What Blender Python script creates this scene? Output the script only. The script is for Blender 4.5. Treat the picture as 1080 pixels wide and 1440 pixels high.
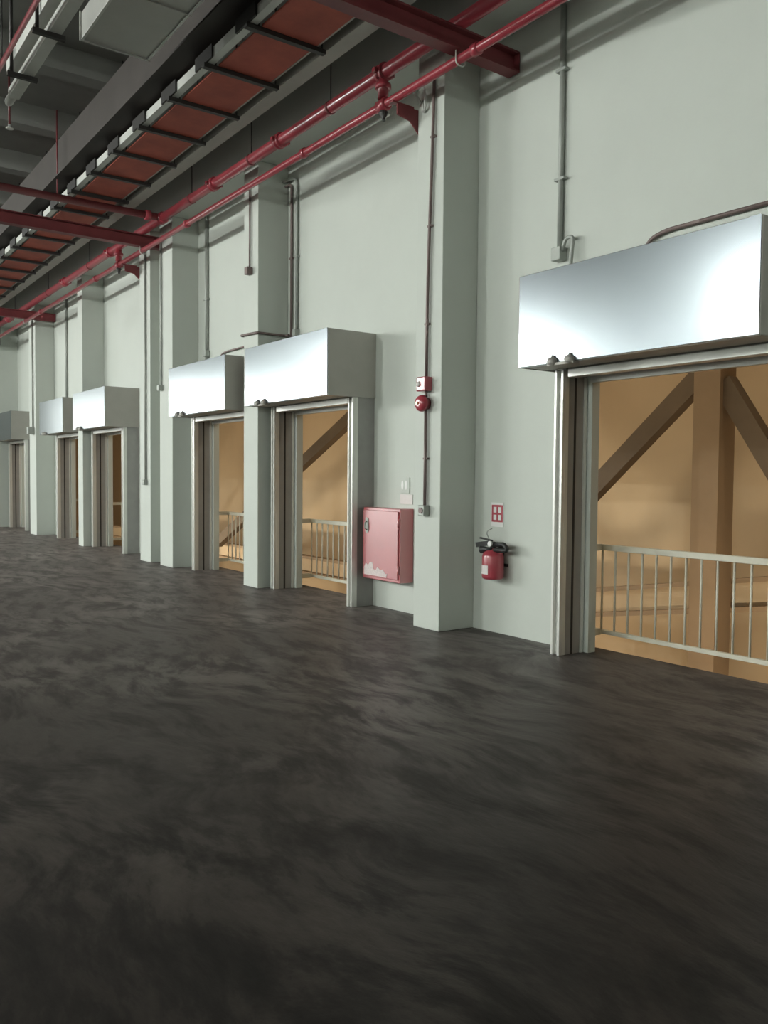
import bpy, bmesh, math, random
from mathutils import Vector, Matrix

random.seed(7)
for o in list(bpy.data.objects):
    bpy.data.objects.remove(o, do_unlink=True)
S = bpy.context.scene
COL = S.collection

# ------------------------------------------------------------------ camera
CAM_H = 1.6
cam_data = bpy.data.cameras.new('camera')
cam_data.sensor_fit = 'VERTICAL'
cam_data.sensor_height = 36.0
cam_data.sensor_width = 27.0
cam_data.lens = 36.0 * 1180.0 / 1440.0
cam_data.clip_end = 300
cam = bpy.data.objects.new('camera', cam_data)
COL.objects.link(cam)
RX = (0.5867596, 0.8097169, 0.0084650)          # camera right, in the world
RD = (0.0383861, -0.0173715, -0.9991120)        # camera down
RF = (-0.8088508, 0.5865635, -0.0412748)        # camera forward
cam.matrix_world = Matrix(((RX[0], -RD[0], -RF[0], 0.0),
                           (RX[1], -RD[1], -RF[1], 0.0),
                           (RX[2], -RD[2], -RF[2], CAM_H),
                           (0, 0, 0, 1)))
S.camera = cam

# ------------------------------------------------------------------ world (overcast daylight) and exposure
world = bpy.data.worlds.new('overcast_sky')
S.world = world
world.use_nodes = True
wn = world.node_tree
wn.nodes['Background'].inputs[0].default_value = (0.96, 1.0, 0.955, 1)
wn.nodes['Background'].inputs[1].default_value = 4.0
S.view_settings.view_transform = 'Standard'
S.view_settings.look = 'None'
S.view_settings.gamma = 1.0
S.view_settings.use_curve_mapping = False
S.view_settings.exposure = 0.0

HALL_Y0, WALL = -18.0, 6.03            # opposite wall, inner face of the dock wall
HALL_X0, HALL_X1 = -27.4, 9.0          # dock wall ends at a stub wall, the hall goes on
FAR_X = -56.0
CEIL = 7.2
LOAD = [(-54.0, -48.0), (-46.5, -40.5), (-39.0, -33.0), (-31.5, -25.5), (-24.0, -18.0)]   # loading openings opposite
LOAD_H = 6.7
for a, b in LOAD:                       # sky portals in the loading openings
    ld = bpy.data.lights.new('sky_portal', 'AREA')
    ld.shape = 'RECTANGLE'; ld.size = b - a; ld.size_y = LOAD_H
    ld.cycles.is_portal = True
    lo = bpy.data.objects.new('sky_portal', ld)
    lo.location = ((a + b) / 2, HALL_Y0 - 0.28, LOAD_H / 2)
    lo.rotation_euler = (math.pi / 2, 0, 0)
    COL.objects.link(lo)
ENDS = [(-17.0, -10.0), (-8.5, -1.5)]     # openings in the far end wall
for a, b in ENDS:
    ld = bpy.data.lights.new('sky_portal', 'AREA')
    ld.shape = 'RECTANGLE'; ld.size = LOAD_H; ld.size_y = b - a
    ld.cycles.is_portal = True
    lo = bpy.data.objects.new('sky_portal', ld)
    lo.location = (FAR_X - 0.28, (a + b) / 2, LOAD_H / 2)
    lo.rotation_euler = (0, -math.pi / 2, 0)
    COL.objects.link(lo)
HIGHBAY_W = 1420.0
DRIVE_W = 36.0

# ------------------------------------------------------------------ helpers
def nodes(name):
    m = bpy.data.materials.new(name); m.use_nodes = True
    nt = m.node_tree
    return m, nt, nt.nodes['Principled BSDF']

def mat(name, col, rough=0.5, metal=0.0, var=0.08, scale=6.0, bump=0.0, bscale=60.0, coat=0.0, rvar=0.0):
    m, nt, b = nodes(name)
    N, L = nt.nodes, nt.links
    tc = N.new('ShaderNodeTexCoord')
    nz = N.new('ShaderNodeTexNoise'); nz.inputs['Scale'].default_value = scale
    nz.inputs['Detail'].default_value = 5; nz.inputs['Roughness'].default_value = 0.6
    L.new(tc.outputs['Object'], nz.inputs['Vector'])
    rp = N.new('ShaderNodeValToRGB')
    rp.color_ramp.elements[0].position = 0.3; rp.color_ramp.elements[1].position = 0.7
    rp.color_ramp.elements[0].color = tuple(c * (1 - var) for c in col) + (1,)
    rp.color_ramp.elements[1].color = tuple(min(1, c * (1 + var)) for c in col) + (1,)
    L.new(nz.outputs['Fac'], rp.inputs['Fac'])
    L.new(rp.outputs['Color'], b.inputs['Base Color'])
    b.inputs['Roughness'].default_value = rough
    b.inputs['Metallic'].default_value = metal
    b.inputs['Coat Weight'].default_value = coat
    b.inputs['Coat Roughness'].default_value = 0.15
    if rvar:
        mr = N.new('ShaderNodeMapRange')
        mr.inputs['From Min'].default_value = 0.3; mr.inputs['From Max'].default_value = 0.7
        mr.inputs['To Min'].default_value = max(0.02, rough - rvar); mr.inputs['To Max'].default_value = rough + rvar
        L.new(nz.outputs['Fac'], mr.inputs['Value']); L.new(mr.outputs[0], b.inputs['Roughness'])
    if bump:
        n2 = N.new('ShaderNodeTexNoise'); n2.inputs['Scale'].default_value = bscale; n2.inputs['Detail'].default_value = 3
        L.new(tc.outputs['Object'], n2.inputs['Vector'])
        bp = N.new('ShaderNodeBump'); bp.inputs['Strength'].default_value = bump; bp.inputs['Distance'].default_value = 0.01
        L.new(n2.outputs['Fac'], bp.inputs['Height']); L.new(bp.outputs['Normal'], b.inputs['Normal'])
    return m

M = {}
M['wall'] = mat('wall_paint', (0.60, 0.635, 0.585), 0.6, var=0.025, scale=1.2, bump=0.06, bscale=40)
M['pillar'] = mat('pillar_paint', (0.60, 0.635, 0.585), 0.6, var=0.025, scale=1.5, bump=0.06, bscale=40)
M['ceiling'] = mat('ceiling_concrete', (0.33, 0.335, 0.31), 0.8, var=0.12, scale=0.9, bump=0.1)
M['beam_grey'] = mat('grey_concrete', (0.34, 0.34, 0.315), 0.8, var=0.1, scale=1.5, bump=0.1)
M['galv'] = mat('galvanised_steel', (0.255, 0.285, 0.305), 0.22, 0.95, var=0.04, scale=2.0)
M['galv_dull'] = mat('dull_galvanised_steel', (0.43, 0.415, 0.38), 0.55, 0.25, var=0.05, scale=3.0)
M['frame'] = mat('pale_steel', (0.72, 0.72, 0.68), 0.32, 0.35, var=0.03)
M['cheek'] = mat('taupe_steel', (0.34, 0.335, 0.32), 0.5, 0.2, var=0.06)
M['dark'] = mat('dark_steel', (0.045, 0.042, 0.040), 0.5, 0.3)
M['red'] = mat('red_enamel', (0.40, 0.055, 0.075), 0.28, var=0.08, scale=4, coat=0.5)
M['red_deep'] = mat('deep_red_paint', (0.215, 0.045, 0.05), 0.5, var=0.15, scale=3)
M['cab_red'] = mat('cabinet_red', (0.46, 0.06, 0.075), 0.34, var=0.06, scale=3, coat=1.0, rvar=0.04)
M['cab_red'].node_tree.nodes['Principled BSDF'].inputs['Coat IOR'].default_value = 2.4
M['cab_red'].node_tree.nodes['Principled BSDF'].inputs['Coat Roughness'].default_value = 0.32
M['oxide'] = mat('red_oxide_tray', (0.46, 0.105, 0.07), 0.7, var=0.22, scale=2.2)
M['con_brown'] = mat('brown_conduit', (0.19, 0.14, 0.13), 0.45, 0.2, var=0.1)
M['con_grey'] = mat('grey_conduit', (0.38, 0.40, 0.37), 0.5, 0.2, var=0.08)
M['duct'] = mat('duct_steel', (0.50, 0.50, 0.47), 0.5, 0.4, var=0.06, scale=2)
M['trunk'] = mat('pale_trunking', (0.66, 0.67, 0.63), 0.5, 0.1, var=0.05)
M['brown_steel'] = mat('brown_steel', (0.048, 0.039, 0.034), 0.7, var=0.12, scale=2)
M['tan'] = mat('tan_wall', (0.56, 0.425, 0.265), 0.8, var=0.05, scale=0.8, bump=0.05)
M['tan_dark'] = mat('brown_painted_steel', (0.32, 0.22, 0.13), 0.7, var=0.1, scale=1.5)
M['brace'] = mat('dark_brown_steel', (0.15, 0.108, 0.068), 0.7, var=0.15, scale=1.5)
M['asphalt'] = mat('driveway_concrete', (0.42, 0.32, 0.20), 0.85, var=0.12, scale=1.5)
M['rail'] = mat('cream_paint', (0.66, 0.63, 0.52), 0.45, var=0.06)
M['white'] = mat('white_plastic', (0.86, 0.86, 0.84), 0.35, var=0.02)
M['pinkish'] = mat('faded_pink_print', (0.74, 0.69, 0.67), 0.5, var=0.06)
M['sign_red'] = mat('sign_red', (0.42, 0.06, 0.08), 0.45, var=0.04)
M['black'] = mat('black_rubber', (0.02, 0.02, 0.02), 0.5)
M['brass'] = mat('brass', (0.5, 0.38, 0.16), 0.35, 0.9)
M['film'] = mat('torn_white_film', (0.72, 0.62, 0.61), 0.4, var=0.14, scale=40)

def floor_mat():
    """dark screed: trowel smears (warped stretched noise), blotches, pale scuffs"""
    m, nt, b = nodes('floor_screed')
    N, L = nt.nodes, nt.links
    def noise(scale, detail, rough, vec, dist=0.0):
        n = N.new('ShaderNodeTexNoise'); n.inputs['Scale'].default_value = scale; n.inputs['Detail'].default_value = detail
        n.inputs['Roughness'].default_value = rough; n.inputs['Distortion'].default_value = dist
        L.new(vec, n.inputs['Vector']); return n
    def math_(op, a, c):
        n = N.new('ShaderNodeMath'); n.operation = op
        for i, v in enumerate((a, c)):
            if isinstance(v, (int, float)): n.inputs[i].default_value = v
            else: L.new(v, n.inputs[i])
        return n.outputs[0]
    def rng(v, a0, a1, b0, b1):
        n = N.new('ShaderNodeMapRange'); n.inputs['From Min'].default_value = a0; n.inputs['From Max'].default_value = a1
        n.inputs['To Min'].default_value = b0; n.inputs['To Max'].default_value = b1
        L.new(v, n.inputs['Value']); return n.outputs[0]
    tc = N.new('ShaderNodeTexCoord')
    warp = noise(0.55, 2, 0.5, tc.outputs['Object'])
    mx = N.new('ShaderNodeVectorMath'); mx.operation = 'MULTIPLY_ADD'; mx.inputs[1].default_value = (1.1, 1.1, 0.0)
    L.new(warp.outputs['Color'], mx.inputs[0]); L.new(tc.outputs['Object'], mx.inputs[2])
    mp = N.new('ShaderNodeMapping'); mp.inputs['Scale'].default_value = (1.0, 2.6, 1.0); mp.inputs['Rotation'].default_value = (0, 0, math.radians(35))
    L.new(mx.outputs[0], mp.inputs['Vector'])
    streak = noise(1.8, 6, 0.64, mp.outputs[0])
    fine = noise(9.0, 4, 0.6, mp.outputs[0])
    big = noise(0.5, 3, 0.55, tc.outputs['Object'])
    dark = rng(streak.outputs['Fac'], 0.37, 0.53, 0.0, 1.0)        # 0 in the dark smears
    pale = rng(math_('MULTIPLY', streak.outputs['Fac'], big.outputs['Fac']), 0.25, 0.40, 0.0, 1.0)
    tone = math_('ADD', math_('ADD', math_('MULTIPLY', dark, 0.42), math_('MULTIPLY', pale, 0.40)), math_('MULTIPLY', fine.outputs['Fac'], 0.30))
    rp = N.new('ShaderNodeValToRGB'); e = rp.color_ramp.elements
    e[0].position = 0.08; e[0].color = (0.0015, 0.0012, 0.001, 1)
    e[1].position = 1.0; e[1].color = (0.030, 0.024, 0.020, 1)
    k = e.new(0.55); k.color = (0.0075, 0.006, 0.005, 1)
    L.new(tone, rp.inputs['Fac']); L.new(rp.outputs['Color'], b.inputs['Base Color'])
    L.new(rng(tone, 0.1, 1.0, 0.58, 0.40), b.inputs['Roughness'])
    bp = N.new('ShaderNodeBump'); bp.inputs['Strength'].default_value = 0.3; bp.inputs['Distance'].default_value = 0.015
    L.new(streak.outputs['Fac'], bp.inputs['Height']); L.new(bp.outputs['Normal'], b.inputs['Normal'])
    b.inputs['Specular IOR Level'].default_value = 0.22
    L.new(rng(tone, 0.15, 0.95, 0.065, 0.135), b.inputs['Sheen Weight'])
    b.inputs['Sheen Roughness'].default_value = 0.45
    b.inputs['Sheen Tint'].default_value = (1.0, 0.87, 0.80, 1)
    return m
M['floor'] = floor_mat()

def BM(): return bmesh.new()

def box(bm, x0, x1, y0, y1, z0, z1):
    vs = [bm.verts.new((x, y, z)) for x in (x0, x1) for y in (y0, y1) for z in (z0, z1)]
    for f in ((0, 1, 3, 2), (4, 6, 7, 5), (0, 4, 5, 1), (2, 3, 7, 6), (0, 2, 6, 4), (1, 5, 7, 3)):
        bm.faces.new([vs[i] for i in f])
    return bm

def frame_of(d):
    d = d.normalized()
    a = Vector((0, 0, 1)) if abs(d.z) < 0.9 else Vector((1, 0, 0))
    u = d.cross(a).normalized(); v = d.cross(u).normalized()
    return u, v

def tube(bm, pts, r, n=12, cap=True):
    pts = [Vector(p) for p in pts]
    rings = []
    u = v = None
    for i, p in enumerate(pts):
        d = (pts[min(i + 1, len(pts) - 1)] - pts[max(i - 1, 0)]).normalized()
        if u is None: u, v = frame_of(d)
        else:
            u = (u - d * u.dot(d)).normalized(); v = d.cross(u).normalized()
        rr = r[i] if isinstance(r, (list, tuple)) else r
        rings.append([bm.verts.new(p + (u * math.cos(2 * math.pi * k / n) + v * math.sin(2 * math.pi * k / n)) * rr) for k in range(n)])
    for a, b in zip(rings, rings[1:]):
        for k in range(n):
            f = bm.faces.new((a[k], a[(k + 1) % n], b[(k + 1) % n], b[k])); f.smooth = True
    if cap:
        bm.faces.new(rings[0][::-1]); bm.faces.new(rings[-1])
    return bm

def bend(pts, r=0.08, n=5):
    """round the corners of a polyline"""
    pts = [Vector(p) for p in pts]; out = [pts[0]]
    for a, b, c in zip(pts, pts[1:], pts[2:]):
        d1 = (a - b); d2 = (c - b); q = min(r, d1.length * 0.45, d2.length * 0.45)
        p1 = b + d1.normalized() * q; p2 = b + d2.normalized() * q
        for i in range(n + 1):
            t = i / n
            out.append(p1 * (1 - t) ** 2 + b * 2 * t * (1 - t) + p2 * t * t)
    out.append(pts[-1])
    return out

def lathe(bm, prof, base, axis=(0, 0, 1), n=20):
    """profile of (radius, distance along the axis)"""
    base = Vector(base); ax = Vector(axis).normalized()
    return tube(bm, [base + ax * t for _, t in prof], [max(r, 0.0005) for r, _ in prof], n)

def prism(bm, poly, off):
    a = [bm.verts.new(p) for p in poly]; off = Vector(off)
    b = [bm.verts.new(Vector(p) + off) for p in poly]
    n = len(poly)
    bm.faces.new(a[::-1]); bm.faces.new(b)
    for i in range(n): bm.faces.new((a[i], a[(i + 1) % n], b[(i + 1) % n], b[i]))
    return bm

def bar(bm, p0, p1, w, t, up=(0, 0, 1)):
    """rectangular bar between two points, w across, t along up"""
    p0, p1 = Vector(p0), Vector(p1); d = (p1 - p0).normalized()
    s = d.cross(Vector(up)).normalized(); u = s.cross(d).normalized()
    vs = [p + s * (i * w / 2) + u * (j * t / 2) for p in (p0, p1) for i, j in ((-1, -1), (1, -1), (1, 1), (-1, 1))]
    vs = [bm.verts.new(v) for v in vs]
    for f in ((3, 2, 1, 0), (4, 5, 6, 7), (0, 1, 5, 4), (1, 2, 6, 5), (2, 3, 7, 6), (3, 0, 4, 7)):
        bm.faces.new([vs[i] for i in f])
    return bm

WL = {}
def obj(name, bm, m, parent=None, bevel=0.0, at=None):
    """one mesh object; coordinates given in the world"""
    bmesh.ops.recalc_face_normals(bm, faces=bm.faces[:])
    base = WL[parent.name] if parent else (Vector(at) if at else Vector((0, 0, 0)))
    for v in bm.verts: v.co -= base
    me = bpy.data.meshes.new(name); bm.to_mesh(me); bm.free()
    me.materials.append(M[m] if isinstance(m, str) else m)
    o = bpy.data.objects.new(name, me); COL.objects.link(o)
    if parent: o.parent = parent
    else: o.location = base
    WL[o.name] = base.copy()
    if bevel:
        b = o.modifiers.new('bevel', 'BEVEL'); b.width = bevel; b.segments = 2; b.limit_method = 'ANGLE'
    return o

def tag(o, label, cat, group=None):
    o['label'] = label; o['category'] = cat
    if group: o['group'] = group
    return o

def thing(name, label, cat, loc, group=None):
    o = bpy.data.objects.new(name, None); COL.objects.link(o)
    o.empty_display_size = 0.1
    o.location = loc; WL[o.name] = Vector(loc)
    return tag(o, label, cat, group)

def struct(name, bm, m, label=None, parent=None, bevel=0.0):
    o = obj(name, bm, m, parent, bevel)
    if not parent:
        o['kind'] = 'structure'
    if label: o['label'] = label
    return o

# ------------------------------------------------------------------ the hall
DOORS = [(-5.35, -3.11), (-10.70, -8.52), (-13.50, -11.33), (-19.07, -16.85), (-21.95, -19.86), (-27.25, -25.08)]
HEAD = 2.52
BACK = 6.13                               # outer face of the dock wall

bm = BM()
box(bm, FAR_X, HALL_X1, HALL_Y0, 6.30, -0.3, 0.0)
struct('floor', bm, 'floor', 'dark brown-grey screed floor with swirling lighter smears')
bm = BM()
box(bm, FAR_X, HALL_X1, HALL_Y0, BACK, CEIL, CEIL + 0.2)
ceil = struct('ceiling', bm, 'ceiling', 'dark grey concrete ceiling')
x = -53.7
while x < 8.5:
    bm = BM(); box(bm, x - 0.14, x + 0.14, HALL_Y0, 5.5, 6.88, CEIL)
    struct('ceiling_joist', bm, 'ceiling', None, ceil)
    x += 2.1

bm = BM()
xs = sorted([(l + 0.25, r - (0.12 if i else 0.045)) for i, (l, r) in enumerate(DOORS)])
cur = HALL_X0
for a, b in xs:
    box(bm, cur, a, WALL, BACK, 0, CEIL)
    box(bm, a, b, WALL, BACK, HEAD, CEIL)
    cur = b
box(bm, cur, HALL_X1, WALL, BACK, 0, CEIL)
struct('wall_dock', bm, 'wall', 'pale grey-green painted wall with six dock openings')
bm = BM()
box(bm, HALL_X0 - 0.25, HALL_X0, 3.4, WALL, 0, CEIL)
struct('wall_stub', bm, 'wall', 'pale painted stub wall standing out beyond the last shutter')
bm = BM()
box(bm, FAR_X, HALL_X0, WALL, BACK, 0, CEIL)
struct('wall_dock_far', bm, 'wall', 'pale painted wall beyond the stub wall')
bm = BM(); cur = HALL_Y0
for a, b in ENDS:
    box(bm, FAR_X - 0.25, FAR_X, cur, a, 0, CEIL)
    box(bm, FAR_X - 0.25, FAR_X, a, b, LOAD_H, CEIL)
    cur = b
box(bm, FAR_X - 0.25, FAR_X, cur, BACK, 0, CEIL)
struct('wall_end', bm, 'wall', 'pale painted far end wall of the hall with two tall openings')
bm = BM()
box(bm, HALL_X1, HALL_X1 + 0.25, HALL_Y0, BACK, 0, CEIL)
struct('wall_near_end', bm, 'wall', 'pale painted end wall of the hall')
bm = BM()
cur = FAR_X
for a, b in LOAD:
    box(bm, cur, a, HALL_Y0 - 0.25, HALL_Y0, 0, CEIL)
    box(bm, a, b, HALL_Y0 - 0.25, HALL_Y0, LOAD_H, CEIL)
    cur = b
box(bm, cur, HALL_X1, HALL_Y0 - 0.25, HALL_Y0, 0, CEIL)
struct('wall_opposite', bm, 'wall', 'pale painted wall with four tall loading openings')
bm = BM(); box(bm, -120, 50, -80, HALL_Y0 - 0.25, -0.3, -0.02); box(bm, -120, FAR_X - 0.25, HALL_Y0 - 0.25, 6.3, -0.3, -0.02)
struct('floor_yard', bm, M['beam_grey'], 'grey concrete yard outside the loading openings')
bm = BM(); box(bm, HALL_X0, HALL_X1, 5.50, WALL, 6.02, CEIL)
struct('trim_1', bm, 'wall', 'grey concrete edge beam along the top of the dock wall')
bm = BM(); box(bm, HALL_X0, HALL_X0 + 0.35, 3.4, 5.5, 5.44, CEIL)
struct('trim_2', bm, 'beam_grey', 'grey concrete beam over the stub wall')

# pillars against the dock wall
PILLARS = [
    (-7.10, -6.67, 'wide pale pillar carrying the red alarm bell beside the hose reel cabinet'),
    (-11.16, -10.72, 'narrow pale pillar between the hose cabinet shutter and the next shutter'),
    (-14.46, -13.88, 'pale pillar with a short grey conduit, paired beside a bare joint gap'),
    (-15.47, -14.93, 'pale pillar with a long thin conduit reaching down to switch height'),
    (-19.45, -19.09, 'narrow far pale pillar between two far shutters'),
    (-23.90, -23.23, 'farthest pale pillar next to the last shutter by the stub wall'),
]
PF = 5.55
for a, b, lab in PILLARS:
    bm = BM(); box(bm, a, b, PF, WALL - 0.001, 0.0, 6.018)
    tag(obj('pillar', bm, 'pillar', None, 0.008, ((a + b) / 2, PF + 0.24, 0)), lab, 'pillar')

# ------------------------------------------------------------------ driveway beyond the dock openings
DX0, DX1, DY = -36.0, 8.0, 11.2
bm = BM(); box(bm, DX0, DX1, 6.30, DY, -1.7, -1.5); struct('floor_driveway', bm, 'asphalt', 'tan concrete driveway below the dock')
bm = BM(); box(bm, DX0, DX1, DY, DY + 0.2, -1.7, 5.2); struct('wall_driveway', bm, 'tan', 'tan painted wall across the driveway')
bm = BM(); box(bm, DX0, DX1, BACK, DY + 0.2, 5.2, 5.4); struct('ceiling_driveway', bm, 'tan', 'tan soffit over the driveway')
bm = BM(); box(bm, DX0 - 0.2, DX0, BACK, DY + 0.2, -1.7, 5.4); struct('wall_driveway_end', bm, 'tan')
bm = BM(); box(bm, DX1, DX1 + 0.2, BACK, DY + 0.2, -1.7, 5.4); struct('wall_driveway_near_end', bm, 'tan')
bm = BM(); box(bm, DX0, DX1, 6.10, 6.299, -1.5, -0.301); struct('wall_dock_face', bm, 'beam_grey', 'concrete dock face under the floor edge')

def braced_column(xc, label, braces):
    t = thing('steel_column', label, 'column', (xc, 8.9, -1.5))
    b = BM(); box(b, xc - 0.17, xc + 0.17, 8.72, 8.735, -1.5, 5.2); box(b, xc - 0.17, xc + 0.17, 9.02, 9.035, -1.5, 5.2)
    box(b, xc - 0.17, xc - 0.155, 8.735, 9.02, -1.5, 5.2); box(b, xc + 0.155, xc + 0.17, 8.735, 9.02, -1.5, 5.2)
    obj('shaft', b, 'tan_dark', t)
    b = BM(); box(b, xc - 0.28, xc + 0.28, 8.64, 9.1, -1.5, -1.47); obj('base_plate', b, 'tan_dark', t)
    for p, q, w in braces:
        b = BM(); bar(b, (p[0], 8.86, p[1]), (q[0], 8.86, q[1]), 0.16, w, (0, 0, 1)); obj('brace', b, 'brace', t)
    return t
braced_column(-5.70, 'brown steel column with diagonal braces seen through the shutter beside the extinguisher',
              [((-5.84, 2.84), (-10.2, -0.95), 0.23), ((-5.56, 2.72), (-3.2, -0.9), 0.23)])
braced_column(-12.85, 'brown steel column with a long shallow brace across the driveway behind the hose cabinet shutter',
              [((-13.0, 2.86), (-19.2, -0.05), 0.22), ((-12.7, 2.86), (-9.2, 0.0), 0.22)])
braced_column(-20.2, 'brown steel column across the driveway behind the far shutters',
              [((-20.35, 2.86), (-24.2, 0.0), 0.22)])
# ramp edge channel: level landing, then rising towards the near end
path = [(-30.0, -0.11), (-8.7, -0.11), (3.0, 1.82)]
t = thing('ramp_edge_beam', 'brown steel channel edging the ramp across the driveway', 'beam', (-12, 9.2, -0.3))
for (xa, za), (xb, zb) in zip(path, path[1:]):
    up = (0, 0, 1)
    b = BM(); bar(b, (xa, 9.22, za - 0.17), (xb, 9.22, zb - 0.17), 0.03, 0.34); obj('web', b, 'tan', t)
    b = BM(); bar(b, (xa, 9.15, za + 0.005), (xb, 9.15, zb + 0.005), 0.18, 0.055); obj('top_flange', b, 'tan_dark', t)
    b = BM(); bar(b, (xa, 9.15, za - 0.335), (xb, 9.15, zb - 0.335), 0.18, 0.06); obj('bottom_flange', b, 'tan_dark', t)
k = 0
for xx in (-25.0, -17.5, -10.0, -2.0):
    zz = -0.45 if xx < -8.7 else -0.45 + (xx + 8.7) * 0.165
    b = BM(); box(b, xx - 0.1, xx + 0.1, 9.13, 9.24, -1.5, zz); obj('prop', b, 'tan_dark', t)

# ceiling bulkheads that light the driveway
for i, xx in enumerate((-30, -24, -18, -12, -6, 0, 5)):
    t = thing('bulkhead_lamp', 'warm bulkhead lamp under the driveway soffit', 'lamp', (xx, 8.0, 5.2), 'driveway soffit lamps')
    b = BM(); box(b, xx - 0.62, xx + 0.62, 7.9, 8.1, 5.12, 5.2); obj('housing', b, 'white', t, 0.01)
    ld = bpy.data.lights.new('driveway_lamp_light', 'AREA'); ld.shape = 'RECTANGLE'; ld.size = 1.2; ld.size_y = 0.16
    ld.energy = DRIVE_W; ld.color = (1.0, 0.88, 0.69)
    lo = bpy.data.objects.new('driveway_lamp_light', ld); COL.objects.link(lo); lo.parent = t; lo.location = (0, 0, -0.09)

for xx in (-26.2, -20.9, -18.0, -12.4, -9.6, -4.2):  # unseen fill lamps, added to brighten the lower driveway wall
    t = thing('low_fill_lamp', 'added warm fill lamp on the dock face below the floor edge', 'lamp', (xx, 6.30, -0.45), 'added fill lamps on the dock face')
    b = BM(); box(b, xx - 0.32, xx + 0.32, 6.301, 6.36, -0.56, -0.36); obj('housing', b, 'white', t, 0.01)
    ld = bpy.data.lights.new('low_fill_light', 'AREA'); ld.shape = 'RECTANGLE'; ld.size = 0.58; ld.size_y = 0.14
    ld.energy = 48.0; ld.color = (1.0, 0.88, 0.69)
    lo = bpy.data.objects.new('low_fill_light', ld); COL.objects.link(lo); lo.parent = t; lo.location = (0, 0.065, -0.01); lo.rotation_euler = (math.pi / 2, 0, 0)

# guard rails behind each opening
def guard_rail(l, r, label):
    a, b_ = l + 0.08, r + 0.05
    t = thing('guard_rail', label, 'railing', ((a + b_) / 2, 6.36, 0), 'cream guard rails behind the dock openings')
    y = 6.36
    b = BM(); bar(b, (a, y, 0.955), (b_, y, 0.955), 0.05, 0.055); obj('top_rail', b, 'rail', t, 0.006)
    b = BM(); bar(b, (a, y, 0.15), (b_, y, 0.15), 0.04, 0.04); obj('bottom_rail', b, 'rail', t, 0.005)
    n = int((b_ - a) / 0.152)
    for i in range(n + 1):
        xx = a + 0.05 + i * (b_ - a - 0.1) / n
        b = BM(); tube(b, [(xx, y, 0.17), (xx, y, 0.93)], 0.0105, 8); obj('baluster', b, 'rail', t)
    for xx in (a + 0.03, b_ - 0.03):
        for zz in (0.15, 0.955):
            b = BM(); box(b, xx - 0.03, xx + 0.03, BACK, y - 0.02, zz - 0.03, zz + 0.03); obj('wall_bracket', b, 'rail', t)

RAIL_L = ['cream guard rail behind the shutter beside the extinguisher',
          'cream guard rail behind the shutter next to the hose reel cabinet',
          'cream guard rail behind the shutter between the narrow pillar and the paired pillars',
          'cream guard rail behind the shutter just beyond the paired pillars',
          'cream guard rail behind the far shutter beyond the narrow far pillar',
          'cream guard rail behind the last shutter by the stub wall']
for (l, r), lab in zip(DOORS, RAIL_L): guard_rail(l, r, lab)

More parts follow.
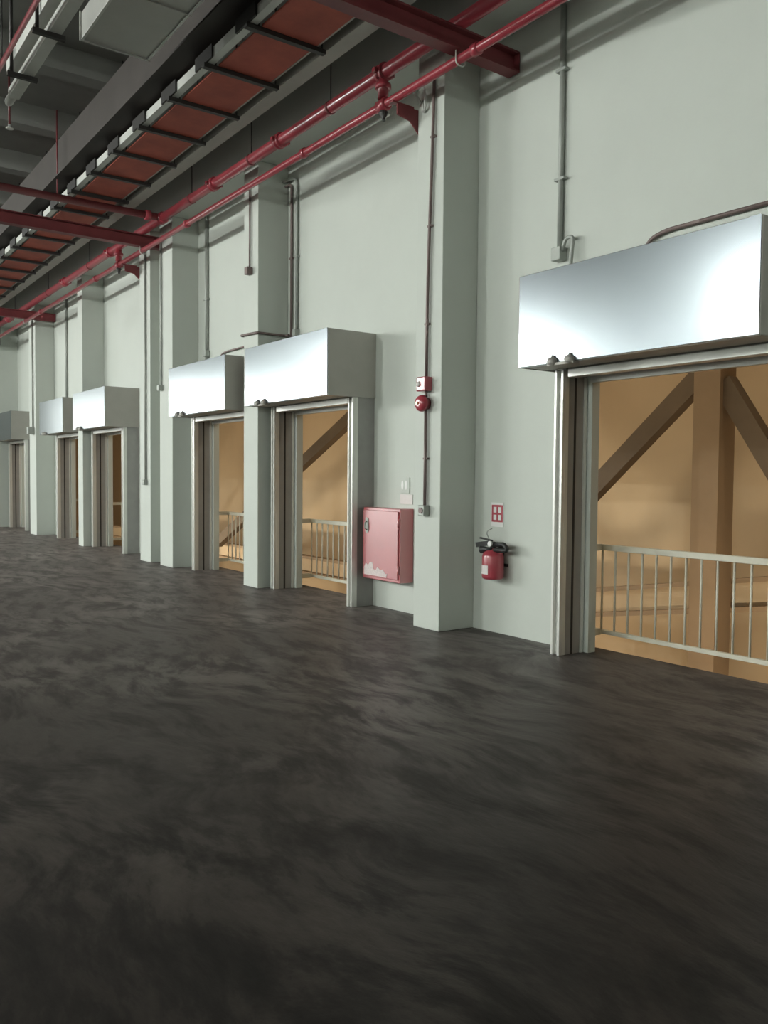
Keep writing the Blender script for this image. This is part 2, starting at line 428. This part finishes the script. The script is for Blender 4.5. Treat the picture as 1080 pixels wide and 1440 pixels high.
# ------------------------------------------------------------------ roller shutters
BF, B0, B1 = 5.33, 2.575, 3.37            # hood front plane, bottom, top
def shutter(l, r, label, rp=None):
    t = thing('roller_shutter', label, 'shutter', ((l + r) / 2, WALL, 0), 'roller shutters along the dock wall')
    b = BM()                                # folded hood: top, front and returned lip
    th = 0.012
    prism(b, [(l, BF, B0), (l, BF, B1), (l, WALL - 0.002, B1), (l, WALL - 0.002, B1 - th), (l, BF + th, B1 - th), (l, BF + th, B0 + th),
              (l, BF + 0.06, B0 + th), (l, BF + 0.06, B0)], (r - l, 0, 0))
    hood = obj('hood', b, 'galv', t, 0.004)
    b = BM(); box(b, r - 0.085, r + 0.003, BF - 0.006, BF - 0.0005, B0 + 0.002, B1); obj('seam_strip', b, 'galv', hood)
    for s, xx in ((-1, l), (1, r)):
        b = BM(); box(b, min(xx, xx + s * 0.01), max(xx, xx + s * 0.01), BF + 0.004, WALL - 0.002, B0, B1 - 0.004)
        obj('end_plate', b, 'galv_dull', t)
    b = BM(); tube(b, [(l + 0.03, 5.70, 2.98), (r - 0.03, 5.70, 2.98)], 0.26, 20); obj('rolled_curtain', b, 'cheek', t)
    b = BM(); box(b, l + 0.02, r - 0.02, BF + 0.06, 5.68, B0 + 0.004, B0 + 0.016); obj('hood_soffit', b, 'galv_dull', t)
    # guides: two white lips on a channel, a cheek going back to the wall
    for s, x0, x1 in ((-1, l + 0.09, l + 0.195), (1, (rp or r) - 0.115, (rp or r) - 0.005)):
        b = BM()
        box(b, x0, x1, 5.735, 5.78, 0, B0 + 0.02)
        g = obj('guide_rail', b, 'frame', t, 0.003)
        for xa in (x0, x1 - 0.028):
            b = BM(); box(b, xa, xa + 0.028, 5.70, 5.735, 0, B0); obj('guide_lip', b, 'frame', g, 0.004)
        xi = x1 - 0.03 if s < 0 else x0
        b = BM(); box(b, x0 + 0.012, x1 - 0.008, 5.78, WALL - 0.002, 0, B0 + 0.02); c = obj('side_cheek', b, 'cheek', t)
        if s < 0:                            # slot and folds seen inside the jamb
            b = BM(); box(b, x1 - 0.008, x1 - 0.004, 5.86, 5.885, 0, B0); obj('curtain_slot', b, 'dark', c)
            b = BM(); box(b, x1 - 0.008, x1 + 0.004, 5.985, 6.02, 0, B0 - 0.05); obj('angle_trim', b, 'frame', c)
    b = BM(); box(b, l + 0.245, r - 0.12, 5.70, 5.80, 2.50, 2.573); bb = obj('bottom_bar', b, 'frame', t, 0.006)
    b = BM(); box(b, l + 0.26, r - 0.13, 5.985, WALL - 0.002, 2.47, 2.53); obj('lintel_angle', b, 'frame', t, 0.004)
    for xx in (l + 0.41, l + 0.60):          # flared guide mouths hanging at the hood edge
        b = BM(); lathe(b, [(0.02, 0), (0.042, 0.006), (0.046, 0.03), (0.042, 0.05), (0.028, 0.062), (0.012, 0.068), (0.01, 0.085)], (xx, BF - 0.012, B0 - 0.02), (0.1, 0, 1), 12)
        obj('edge_lug', b, 'galv_dull', t)
    b = BM(); box(b, l + 0.36, l + 0.65, BF - 0.02, BF + 0.05, B0 - 0.022, B0 - 0.001); obj('lug_plate', b, 'galv_dull', t)

SH_L = ['open roller shutter with shiny steel hood beside the wall extinguisher',
        'open roller shutter with bright steel hood next to the red hose reel cabinet',
        'open roller shutter with steel hood between the narrow pillar and the paired pillars',
        'open roller shutter with steel hood just beyond the paired pillars',
        'open far roller shutter with steel hood beyond the narrow far pillar',
        'open last roller shutter with steel hood by the stub wall']
for i, ((l, r), lab) in enumerate(zip(DOORS, SH_L)): shutter(l, r, lab, -3.035 if i == 0 else None)

# ------------------------------------------------------------------ hose reel cabinet
cx0, cx1, cz0, cz1, cy = -8.47, -7.72, 0.37, 1.235, 5.82
t = thing('hose_reel_cabinet', 'red steel hose reel cabinet on the wall by the wide pillar', 'cabinet', ((cx0 + cx1) / 2, WALL, cz0))
b = BM(); box(b, cx0, cx1, cy + 0.012, WALL - 0.002, cz0, cz1); obj('body', b, 'cab_red', t, 0.008)
b = BM(); box(b, cx0 + 0.02, cx1 - 0.025, cy - 0.008, cy + 0.011, cz0 + 0.035, cz1 - 0.03); d = obj('door', b, 'cab_red', t, 0.006)
b = BM()
pr = [(-8.36 + 0.035 * math.cos(a), cy - 0.0135, 1.02 + (0.06 if math.sin(a) > 0 else -0.06) + 0.035 * math.sin(a)) for a in [i * math.pi / 10 for i in range(20)]]
prism(b, pr, (0, 0.005, 0)); obj('handle_plate', b, 'con_grey', d)
b = BM(); tube(b, bend([(-8.36, cy - 0.012, 1.07), (-8.36, cy - 0.045, 1.05), (-8.36, cy - 0.045, 0.98), (-8.36, cy - 0.012, 0.96)], 0.02), 0.008, 8); obj('handle', b, 'con_grey', d)
for zz in (1.07, 0.52):
    b = BM(); tube(b, [(cx1 - 0.012, cy - 0.006, zz - 0.05), (cx1 - 0.012, cy - 0.006, zz + 0.05)], 0.014, 10); obj('hinge', b, 'cab_red', t)
# torn strip of white film along the foot of the door
b = BM()
top = [(-8.42, .10), (-8.38, .155), (-8.33, .13), (-8.29, .175), (-8.24, .165), (-8.22, .09), (-8.17, .085), (-8.14, .125), (-8.08, .09), (-8.03, .105), (-7.98, .055), (-7.94, .06)]
poly = [(x_, cy - 0.0105, cz0 + 0.035 + h_) for x_, h_ in top] + [(-7.96, cy - 0.0105, cz0 + 0.045), (-8.12, cy - 0.0105, cz0 + 0.05), (-8.42, cy - 0.0105, cz0 + 0.05)]
prism(b, poly, (0, 0.002, 0)); obj('torn_film', b, 'film', d)['label'] = 'torn strip of white film'

# small white sign pair above the cabinet
t = thing('wall_sign', 'small white sign plate over a pale pink plate above the hose cabinet', 'sign', (-7.88, WALL, 1.27))
b = BM(); box(b, -7.98, -7.74, WALL - 0.008, WALL - 0.001, 1.285, 1.40); obj('lower_plate', b, 'pinkish', t, 0.002)
b = BM(); box(b, -7.97, -7.80, WALL - 0.012, WALL - 0.001, 1.415, 1.60); p = obj('upper_plate', b, 'pillar', t, 0.002)
for xa in (-7.93, -7.86):
    b = BM(); prism(b, [(xa + 0.021 * math.cos(a), WALL - 0.0145, 1.51 + 0.055 * math.sin(a)) for a in [i * math.pi / 8 for i in range(16)]], (0, 0.002, 0)); obj('pictogram', b, 'white', p)

# ------------------------------------------------------------------ extinguisher and its sign
t = thing('extinguisher_sign', 'small white sign with red grid above the extinguisher', 'sign', (-6.31, WALL, 1.15))
b = BM(); box(b, -6.405, -6.225, WALL - 0.006, WALL - 0.001, 1.10, 1.35); obj('plate', b, 'white', t, 0.001)
for xa in (-6.385, -6.315, -6.245):
    b = BM(); box(b, xa - 0.011, xa + 0.011, WALL - 0.009, WALL - 0.0062, 1.15, 1.325); obj('red_bar', b, 'sign_red', t)
for za in (1.16, 1.235, 1.315):
    b = BM(); box(b, -6.375, -6.255, WALL - 0.0085, WALL - 0.0062, za - 0.011, za + 0.011); obj('red_bar', b, 'sign_red', t)

ex, ey = -6.24, 5.90
t = thing('fire_extinguisher', 'red fire extinguisher with black hose hung on the wall', 'extinguisher', (ex, ey, 0.56))
b = BM(); lathe(b, [(0.09, 0.0), (0.106, 0.01), (0.112, 0.03), (0.112, 0.23), (0.10, 0.27), (0.06, 0.305), (0.03, 0.32), (0.028, 0.345)], (ex, ey, 0.575), (0, 0, 1), 24)
body = obj('cylinder', b, 'red', t)
b = BM()
N_ = 8
for zz0, zz1, mname in ((0.63, 0.72, 'white'),):
    ring = []
    for i in range(N_ + 1):
        a = math.radians(-125 + i * 55 / N_)
        ring.append((ex + 0.1128 * math.cos(a), ey + 0.1128 * math.sin(a)))
    for (xa, ya), (xb, yb) in zip(ring, ring[1:]):
        vs = [b.verts.new(p) for p in ((xa, ya, zz0), (xb, yb, zz0), (xb, yb, zz1), (xa, ya, zz1))]; b.faces.new(vs)
obj('label_patch', b, 'pinkish', body)
b = BM(); lathe(b, [(0.03, 0), (0.034, 0.01), (0.034, 0.05), (0.02, 0.06)], (ex, ey, 0.895), (0, 0, 1), 14); obj('valve', b, 'dark', t)
b = BM(); bar(b, (ex - 0.02, ey, 0.945), (ex - 0.22, ey - 0.02, 0.91), 0.04, 0.05); obj('carry_handle', b, 'black', t)
b = BM(); bar(b, (ex - 0.02, ey, 0.965), (ex - 0.17, ey - 0.02, 0.985), 0.03, 0.014); obj('squeeze_lever', b, 'black', t)
b = BM(); tube(b, bend([(ex + 0.02, ey, 0.925), (ex + 0.17, ey - 0.01, 0.94), (ex + 0.21, ey, 0.88), (ex + 0.05, ey - 0.03, 0.875)], 0.05), 0.024, 10); obj('hose', b, 'black', t)
b = BM(); lathe(b, [(0.018, 0), (0.022, 0.05), (0.04, 0.13)], (ex + 0.03, ey - 0.05, 0.885), (-1, -0.2, -0.1), 14); obj('horn', b, 'black', t)
b = BM(); lathe(b, [(0.028, 0), (0.028, 0.02)], (ex, ey - 0.033, 0.935), (0, -1, 0), 14); obj('pressure_gauge', b, 'white', t)
b = BM(); tube(b, bend([(ex - 0.05, ey, 0.965), (ex - 0.09, ey - 0.02, 1.05), (ex - 0.01, ey - 0.01, 1.09)], 0.04), 0.005, 6); obj('safety_pin_wire', b, 'con_grey', t)
b = BM(); box(b, ex - 0.03, ex + 0.03, ey + 0.105, WALL - 0.001, 0.66, 0.90); box(b, ex - 0.1, ex + 0.1, ey + 0.113, ey + 0.12, 0.70, 0.73); obj('wall_bracket', b, 'dark', t)

# ------------------------------------------------------------------ fire alarm on the wide pillar
t = thing('alarm_conduit', 'dark red-brown alarm conduit running down the wide pillar to a call point', 'conduit', (-6.89, PF, 1.25))
b = BM(); tube(b, bend([(-6.80, 5.52, 5.75), (-6.81, 5.52, 5.2), (-6.875, 5.52, 3.6), (-6.88, 5.52, 2.651)], 0.6, 8), 0.017, 10); obj('pipe', b, 'con_brown', t)
b = BM(); tube(b, [(-6.88, 5.52, 2.499), (-6.88, 5.52, 2.44)], 0.017, 10); obj('pipe', b, 'con_brown', t)
b = BM(); tube(b, [(-6.883, 5.52, 2.312), (-6.885, 5.52, 1.25)], 0.017, 10); obj('pipe', b, 'con_brown', t)
b = BM(); box(b, -6.94, -6.84, 5.47, PF - 0.001, 1.20, 1.31); obj('call_point', b, 'con_grey', t, 0.008)
b = BM(); lathe(b, [(0.03, 0), (0.03, 0.012)], (-6.885, 5.47, 1.255), (0, -1, 0), 14); obj('push_disc', b, 'con_brown', t)
for zz in (1.8, 3.2, 4.2, 5.1):
    b = BM(); xq = -6.885 if zz < 3.3 else (-6.853 if zz < 4.5 else -6.818); box(b, xq - 0.032, xq + 0.032, 5.515, PF - 0.001, zz - 0.01, zz + 0.01); obj('saddle_clip', b, 'con_brown', t)
t = thing('alarm_box', 'small red junction box on the conduit above the alarm bell', 'alarm', (-6.89, PF, 2.52))
b = BM(); box(b, -6.965, -6.815, 5.45, PF - 0.001, 2.50, 2.65); obj('case', b, 'red', t, 0.012)
b = BM(); lathe(b, [(0.03, 0), (0.026, 0.012), (0.001, 0.014)], (-6.92, 5.45, 2.575), (0, -1, 0), 14); obj('indicator', b, 'pinkish', t)
t = thing('alarm_bell', 'round red alarm bell on the wide pillar', 'bell', (-6.89, PF, 2.37))
b = BM(); lathe(b, [(0.035, 0), (0.06, 0.006), (0.082, 0.03), (0.088, 0.055), (0.088, 0.065)], (-6.895, 5.42, 2.375), (0, 1, 0), 24); obj('gong', b, 'red', t)
b = BM(); lathe(b, [(0.062, 0), (0.062, 0.07)], (-6.895, 5.479, 2.375), (0, 1, 0), 20); obj('backbox', b, 'red_deep', t)
b = BM(); lathe(b, [(0.014, 0), (0.014, 0.012)], (-6.895, 5.42, 2.375), (0, -1, 0), 10); obj('centre_nut', b, 'brass', t)

# ------------------------------------------------------------------ conduits
def conduit(label, pts, r, m='con_grey', box_end=None, br=0.09, clips=()):
    t = thing('conduit', label, 'conduit', tuple(pts[-1]))
    b = BM(); tube(b, bend(pts, br), r, 10); obj('pipe', b, m, t)
    if box_end:
        x_, y_, z_, s_ = box_end
        b = BM(); box(b, x_ - s_, x_ + s_, y_ - s_ * 1.2, y_ + s_ * 0.6, z_ - s_ * 1.1, z_ + s_ * 1.1); obj('junction_box', b, m, t, 0.006)
    for (x_, y_, z_) in clips:
        b = BM(); box(b, x_ - r * 2.2, x_ + r * 2.2, y_ - r * 1.1, y_ + r, z_ - 0.012, z_ + 0.012); obj('saddle_clip', b, m, t)
    return t
wy = WALL - 0.03
t = conduit('grey conduit dropping down the wall onto the hood beside the extinguisher', [(-5.50, wy, 6.0), (-5.50, wy, 3.74)], 0.027, 'con_grey', (-5.49, wy - 0.005, 3.70, 0.055), clips=[(-5.5, wy, 4.4), (-5.5, wy, 5.4)])
b = BM(); tube(b, bend([(-5.44, wy - 0.03, 3.72), (-5.40, wy - 0.03, 3.83), (-5.31, wy - 0.03, 3.83), (-5.335, wy - 0.05, 3.372)], 0.05), 0.018, 8); obj('flexible_loop', b, 'con_grey', t)
conduit('brown conduit sloping along the wall above the hood beside the extinguisher', [(-4.56, wy - 0.03, 3.375), (-4.50, wy, 3.62), (-4.34, wy, 3.66), (-2.9, wy, 3.66)], 0.018, 'con_brown', None, 0.07, [(-4.05, wy, 3.66)])
conduit('dark conduit curving down the wall from the narrow pillar, inner one of the pair', [(-10.715, wy - 0.02, 5.74), (-10.57, wy, 5.74), (-10.57, wy, 3.372)], 0.018, 'con_brown', None, 0.1, [(-10.57, wy, 4.7)])
conduit('grey conduit curving down the wall from the narrow pillar, outer one of the pair', [(-10.715, wy - 0.06, 5.80), (-10.42, wy, 5.80), (-10.42, wy, 3.44)], 0.02, 'con_grey', (-10.42, wy, 3.63, 0.045), 0.12, [(-10.42, wy, 4.7)])
conduit('short dark conduit down the narrow pillar ending in a small box', [(-10.93, PF - 0.025, 5.75), (-10.93, PF - 0.025, 4.55)], 0.013, 'con_brown', (-10.93, PF - 0.03, 4.52, 0.048))
conduit('brown conduit wrapping level round the narrow pillar above the hood', [(-11.62, wy, 3.64), (-11.195, wy, 3.64), (-11.195, PF - 0.03, 3.64), (-10.69, PF - 0.03, 3.62), (-10.69, wy - 0.02, 3.62), (-10.6, wy - 0.02, 3.62)], 0.018, 'con_brown', (-11.62, wy, 3.64, 0.035), 0.03)
conduit('brown conduit rising from the hood behind the narrow pillar', [(-12.93, wy - 0.02, 3.372), (-12.90, wy, 3.60), (-12.72, wy, 3.63), (-11.66, wy, 3.63)], 0.016, 'con_brown', None, 0.07)
conduit('thick grey conduit dropping to the hood beside the paired pillars', [(-13.47, wy, 6.0), (-13.47, wy, 3.45)], 0.032, 'con_grey', (-13.45, wy, 3.68, 0.05), clips=[(-13.47, wy, 4.6)])
conduit('grey conduit down the paired pillar stopping at the hood', [(-14.34, PF - 0.022, 5.7), (-14.34, PF - 0.022, 3.15)], 0.016, 'con_grey', (-14.34, PF - 0.028, 3.14, 0.045))
conduit('dark conduit reaching far down the paired pillar', [(-15.12, PF - 0.022, 5.7), (-15.12, PF - 0.022, 1.5)], 0.02, 'con_grey', (-15.12, PF - 0.025, 1.47, 0.045))
conduit('grey conduit on the far wall between the far pillars', [(-21.98, wy, 6.0), (-21.98, wy, 3.375)], 0.032, 'con_grey')
conduit('small brown conduit stub beside the narrow far pillar', [(-20.35, wy, 3.66), (-19.46, wy, 3.66)], 0.02, 'con_brown', (-20.35, wy, 3.66, 0.04), 0.02)
conduit('grey conduit down the farthest pillar', [(-23.45, PF - 0.022, 5.7), (-23.45, PF - 0.022, 2.85)], 0.022, 'con_grey', (-23.45, PF - 0.055, 2.75, 0.085))

# ------------------------------------------------------------------ red steel beams and pipes
def ibeam(xc, y0, y1, z0, z1, w, label, m='red_deep'):
    t = thing('red_beam', label, 'beam', (xc, (y0 + y1) / 2, z0), 'red cross beams under the services')
    h = w / 2
    b = BM(); box(b, xc - h, xc + h, y0, y1, z0, z0 + 0.018); box(b, xc - h, xc + h, y0, y1, z1 - 0.018, z1); box(b, xc - 0.006, xc + 0.006, y0, y1, z0 + 0.018, z1 - 0.018)
    obj('section', b, m, t)
    b = BM(); box(b, xc - h, xc + h, y1, y1 + 0.012, z0, z1); obj('end_plate', b, m, t)
    for yy in (y0 + 0.3, 2.9):
        b = BM(); tube(b, [(xc, yy, z1), (xc, yy, CEIL - (0.0))], 0.012, 6); obj('hanger_rod', b, m, t)
ibeam(-6.15, -1.0, 6.0, 5.60, 5.80, 0.15, 'deep red steel cross beam ending at the wall by the wide pillar')
ibeam(-14.565, -1.0, 6.0, 5.60, 5.80, 0.15, 'deep red steel cross beam running into the gap of the paired pillars')
ibeam(-23.08, -1.0, 6.0, 5.60, 5.80, 0.14, 'deep red steel cross beam ending beside the farthest pillar')

UY, UZ, UR = 5.28, 5.872, 0.07
t = thing('sprinkler_main', 'thick glossy red main pipe resting on the cross beams', 'pipe', (-12, UY, UZ))
b = BM(); tube(b, [(HALL_X0 + 0.36, UY, UZ), (HALL_X1 - 0.05, UY, UZ)], UR, 20); obj('pipe', b, 'red', t)
for xx in (-25.0, -19.4, -16.3, -13.62, -11.6, -9.6, -7.36, -3.6):
    b = BM(); lathe(b, [(UR, 0), (UR + .025, .004), (UR + .025, .045), (UR + .008, .05), (UR + .008, .07), (UR + .025, .075), (UR + .025, .115), (UR, .12)], (xx - 0.06, UY, UZ), (1, 0, 0), 20)
    c = obj('coupling', b, 'red', t)
    if xx != -13.62:
        b = BM(); box(b, xx - 0.025, xx + 0.025, UY - 0.13, UY + 0.13, UZ - 0.022, UZ + 0.022); obj('coupling_lug', b, 'red', c)
for xx in (-24.2, -20.8, -17.6, -12.4, -10.4, -8.4, -4.6):
    b = BM(); tube(b, [(xx, UY, UZ + UR), (xx, UY, CEIL)], 0.008, 6); r_ = obj('hanger_rod', b, 'dark', t)
    b = BM(); lathe(b, [(UR + .006, 0), (UR + .006, .04)], (xx - 0.02, UY, UZ), (1, 0, 0), 18); obj('clamp_ring', b, 'red_deep', r_)
for i, xx in enumerate((-7.36, -15.82)):
    b = BM(); tube(b, [(xx, UY, UZ), (xx, UY, 5.602)], 0.058, 16); dr = obj('drop_leg', b, 'red', t)
    b = BM(); lathe(b, [(0.058, 0), (0.085, 0.005), (0.085, 0.05), (0.058, 0.055)], (xx, UY, 5.70), (0, 0, 1), 18); obj('flange', b, 'red', dr)

LY, LZ, LR = 5.28, 5.535, 0.043
t = thing('sprinkler_pipe', 'thinner glossy red pipe running under the cross beams along the pillars', 'pipe', (-12, LY, LZ))
b = BM(); tube(b, [(HALL_X0 + 0.36, LY, LZ), (HALL_X1 - 0.05, LY, LZ)], LR, 16); obj('pipe', b, 'red', t)
for xx in (-21.5, -17.2, -12.6, -9.0, -5.9, -2.5):
    b = BM(); lathe(b, [(LR, 0), (LR + .016, .004), (LR + .016, .075), (LR, .08)], (xx - 0.04, LY, LZ), (1, 0, 0), 16); obj('coupling', b, 'red', t)
for xx in (-7.36, -15.82):
    b = BM(); lathe(b, [(LR, 0), (LR + .022, .004), (LR + .022, .14), (LR, .145)], (xx - 0.07, LY, LZ), (1, 0, 0), 16); c = obj('tee', b, 'red', t)
    b = BM(); lathe(b, [(0.03, 0), (0.05, 0.02), (0.04, 0.05), (0.02, 0.08), (0.02, 0.11)], (xx, LY, LZ - 0.055), (0.15, 0, -1), 14); obj('drain_valve', b, 'dark', c)
for xx in (-6.15, -14.565, -23.08):
    b = BM(); tube(b, bend([(xx + 0.03, LY - 0.055, 5.60), (xx + 0.03, LY - 0.055, 5.47), (xx + 0.03, LY + 0.055, 5.47), (xx + 0.03, LY + 0.055, 5.60)], 0.05), 0.008, 6); obj('u_bolt', b, 'trunk', t)

t = thing('branch_pipe', 'deep red branch pipe joining the main pipe near the paired pillars', 'pipe', (-13.62, 0, UZ))
b = BM(); tube(b, [(-13.62, -6.0, UZ), (-13.62, UY - 0.097, UZ)], 0.058, 16); obj('pipe', b, 'red_deep', t)
for yy in (3.6, 0.6, -3.0):
    b = BM(); tube(b, [(-13.62, yy, UZ), (-13.62, yy, CEIL)], 0.012, 6); obj('hanger_rod', b, 'red_deep', t)
b = BM(); lathe(b, [(0.058, 0), (0.08, .004), (0.08, .09), (0.058, .095)], (-13.62, 4.98, UZ), (0, 1, 0), 16); obj('coupling', b, 'red', t)

# dark steel gussets beside the drop legs
def gusset(xc, label):
    t = thing('pipe_bracket', label, 'bracket', (xc, PF, 5.2))
    b = BM(); prism(b, [(xc, 5.28, 5.47), (xc, 5.63, 5.47), (xc, 5.63, 5.20), (xc, 5.59, 5.20), (xc, 5.45, 5.33), (xc, 5.28, 5.36)], (0.012, 0, 0)); obj('gusset_plate', b, 'red_deep', t)
    b = BM(); box(b, xc + 0.012, xc + 0.019, PF + 0.02, 5.63, 5.20, 5.47); obj('fixing_flange', b, 'red_deep', t)
    b = BM(); box(b, xc - 0.05, xc + 0.012, 5.22, 5.50, 5.472, 5.49); obj('shelf', b, 'red_deep', t)
gusset(-7.12, 'dark red triangular bracket at the top of the wide pillar')
gusset(-15.49, 'dark red triangular bracket at the top of the paired pillar')
# cable loop at the head of the wide pillar
t = tag(obj('cable_loop', tube(BM(), bend([(-7.02, 5.52, 5.50), (-7.03, 5.42, 5.62), (-6.95, 5.40, 5.66), (-6.88, 5.46, 5.60), (-6.93, 5.51, 5.42), (-6.99, 5.53, 5.40), (-7.0, 5.53, 5.52)], 0.06), 0.014, 8), 'trunk', None, 0, (-6.95, PF, 5.5)),
        'pale loop of cable at the head of the wide pillar', 'cable')

# ------------------------------------------------------------------ services under the ceiling
TZ = 6.00
SX = [-7.54 - 0.99 * k for k in range(-7, 20)]
TX0, TX1 = HALL_X0 + 0.36, 0.3
t = thing('cable_tray', 'long red cable tray with pale side rail under the ceiling', 'tray', (-12, 4.2, TZ))
b = BM(); box(b, TX0, TX1, 3.80, 3.885, TZ, TZ + 0.012); box(b, TX0, TX1, 3.80, 3.815, TZ + 0.012, TZ + 0.10); obj('side_rail', b, 'trunk', t)
b = BM(); box(b, TX0, TX1, 4.56, 4.58, TZ, TZ + 0.12); obj('side_rail', b, 'galv_dull', t)
for xa in SX:
    b = BM(); box(b, xa - 0.975, xa - 0.02, 3.93, 4.55, TZ - 0.004 + random.uniform(-.006, .004), TZ + 0.014); obj('tray_panel', b, 'oxide', t)
HL = 'dark strut hanger with two rods carrying the red cable tray'
for xa in SX:
    h_ = thing('strut_hanger', HL, 'hanger', (xa, 4.2, TZ - 0.06), 'strut hangers under the cable tray')
    b = BM(); box(b, xa - 0.03, xa + 0.03, 3.76, 4.66, TZ - 0.058, TZ - 0.012); obj('strut', b, 'dark', h_)
    for yy in (3.905, 4.63):
        b = BM(); tube(b, [(xa, yy, TZ - 0.06), (xa, yy, CEIL)], 0.01, 6); obj('rod', b, 'dark', h_)
    b = BM(); box(b, xa - 0.25, xa + 0.18, 3.775, 3.797, TZ - 0.011, TZ + 0.125); obj('side_plate', b, 'dark', h_)
t = thing('cable_trunking', 'grey cable trunking running beside the red cable tray', 'trunking', (-12, 4.8, TZ))
b = BM(); box(b, TX0, TX1, 4.68, 4.86, TZ - 0.01, TZ + 0.12); obj('body', b, 'galv_dull', t, 0.004)
for k in range(9):
    xa = -26.0 + k * 3.0
    b = BM(); tube(b, [(xa, 4.77, TZ + 0.12), (xa, 4.77, CEIL)], 0.009, 6); obj('hanger_rod', b, 'dark', t)

# longitudinal brown steel beam
t = thing('steel_beam', 'long dark brown steel beam running along the hall under the ceiling', 'beam', (-12, 3.72, 6.15))
b = BM(); box(b, HALL_X0 + 0.36, HALL_X1, 3.55, 3.84, 6.15, 6.175); obj('bottom_flange', b, 'brown_steel', t)
b = BM(); box(b, HALL_X0 + 0.36, HALL_X1, 3.71, 3.73, 6.175, 6.88); obj('web', b, 'brown_steel', t)

# rectangular duct
t = thing('air_duct', 'pale rectangular air duct with a closed end', 'duct', (-6.5, 2.93, 6.0))
b = BM(); box(b, -8.83, 1.0, 2.58, 3.28, 6.0, 6.26); obj('body', b, 'duct', t, 0.006)
for xx in (-8.84, -7.75, -6.65, -5.55, -4.45, -3.35):
    b = BM()
    box(b, xx - 0.012, xx + 0.012, 2.565, 3.295, 5.985, 5.9995); box(b, xx - 0.012, xx + 0.012, 2.565, 2.5795, 5.9995, 6.275); box(b, xx - 0.012, xx + 0.012, 3.2805, 3.295, 5.9995, 6.275)
    obj('flange', b, 'duct', t)
for yy in (2.588, 3.272):
    b = BM(); box(b, -8.82, 1.0, yy - 0.012, yy + 0.012, 5.988, 5.9992); obj('edge_angle', b, 'trunk', t)
for xx in (-5.2, -2.2):
    for yy in (2.55, 3.31):
        b = BM(); tube(b, [(xx, yy, 5.97), (xx, yy, CEIL)], 0.01, 6); obj('hanger_rod', b, 'dark', t)
    b = BM(); box(b, xx - 0.02, xx + 0.02, 2.52, 3.34, 5.945, 5.984); obj('hanger_strut', b, 'dark', t)

# pale trunking runs and thin red pipe beyond the duct
t = thing('cable_ladder', 'pale double cable trunking on dark hangers beyond the duct', 'trunking', (-7, 2.18, 5.7))
b = BM(); box(b, -9.97, 0.9, 2.125, 2.237, 5.70, 5.793); obj('lower_run', b, 'trunk', t, 0.004)
b = BM(); box(b, -9.69, 0.9, 2.05, 2.237, 5.85, 5.98); obj('upper_run', b, 'trunk', t, 0.004)
b = BM(); lathe(b, [(0.046, 0), (0.046, 0.23), (0.028, 0.28)], (-9.97, 2.18, 5.747), (-1, 0, 0), 12); obj('end_gland', b, 'trunk', t)
for xx in (-9.32, -8.29, -7.18, -6.06, -4.94):
    b = BM(); tube(b, [(xx, 2.022, 5.664), (xx, 2.022, CEIL)], 0.018, 8); r_ = obj('hanger_rod', b, 'dark', t)
    b = BM(); box(b, xx - 0.023, xx + 0.023, 1.98, 2.27, 5.655, 5.698); obj('hanger_strut', b, 'dark', r_)
t = thing('thin_red_pipe', 'thin red pipe beside the pale double trunking', 'pipe', (-8, 1.92, 5.73))
b = BM(); tube(b, [(-10.7, 1.92, 5.73), (0.9, 1.92, 5.73)], 0.024, 12); obj('pipe', b, 'red', t)
for xx in (-9.26, -7.12, -4.88):
    b = BM(); tube(b, [(xx, 1.92, 5.73), (xx, 1.92, CEIL)], 0.007, 6); obj('hanger_rod', b, 'dark', t)
t = thing('ceiling_sprinkler', 'tiny pale sprinkler head hanging under the dark ceiling', 'sprinkler', (-12.6, 2.7, 6.4))
b = BM(); tube(b, [(-12.6, 2.7, 6.42), (-12.6, 2.7, CEIL)], 0.014, 8); obj('drop', b, 'red_deep', t)
b = BM(); lathe(b, [(0.05, 0), (0.05, 0.012), (0.018, 0.02), (0.018, 0.06)], (-12.6, 2.7, 6.36), (0, 0, 1), 14); obj('deflector', b, 'white', t)

# ------------------------------------------------------------------ high bay lamps over the hall floor
for yy, xx in [(-11.0, x_) for x_ in (-50.0, -30.0, -24.0, -12.0)] + [(-15.5, x_) for x_ in (-47.0, -36.0, -30.0, -25.0, -12.0, -6.0, 0.5)]:  # near-end ones added as fill for pillar sides, far ones placed for hood highlights
    if True:
        t = thing('high_bay_lamp', 'round high bay lamp with flat reflector hung over the hall floor', 'lamp', (xx, yy, 6.4), 'high bay lamps over the hall')
        b = BM(); lathe(b, [(0.36, 0), (0.36, 0.012), (0.2, 0.03), (0.1, 0.06), (0.08, 0.2), (0.02, 0.22)], (xx, yy, 6.40), (0, 0, 1), 24); obj('reflector', b, 'white', t)
        b = BM(); tube(b, [(xx, yy, 6.61), (xx, yy, 6.879)], 0.012, 6); obj('stem', b, 'dark', t)
        ld = bpy.data.lights.new('high_bay_light', 'POINT'); ld.energy = HIGHBAY_W; ld.shadow_soft_size = 0.09; ld.color = (0.97, 1.0, 0.96)
        lo = bpy.data.objects.new('high_bay_light', ld); COL.objects.link(lo); lo.parent = t; lo.location = (0, 0, -0.11)
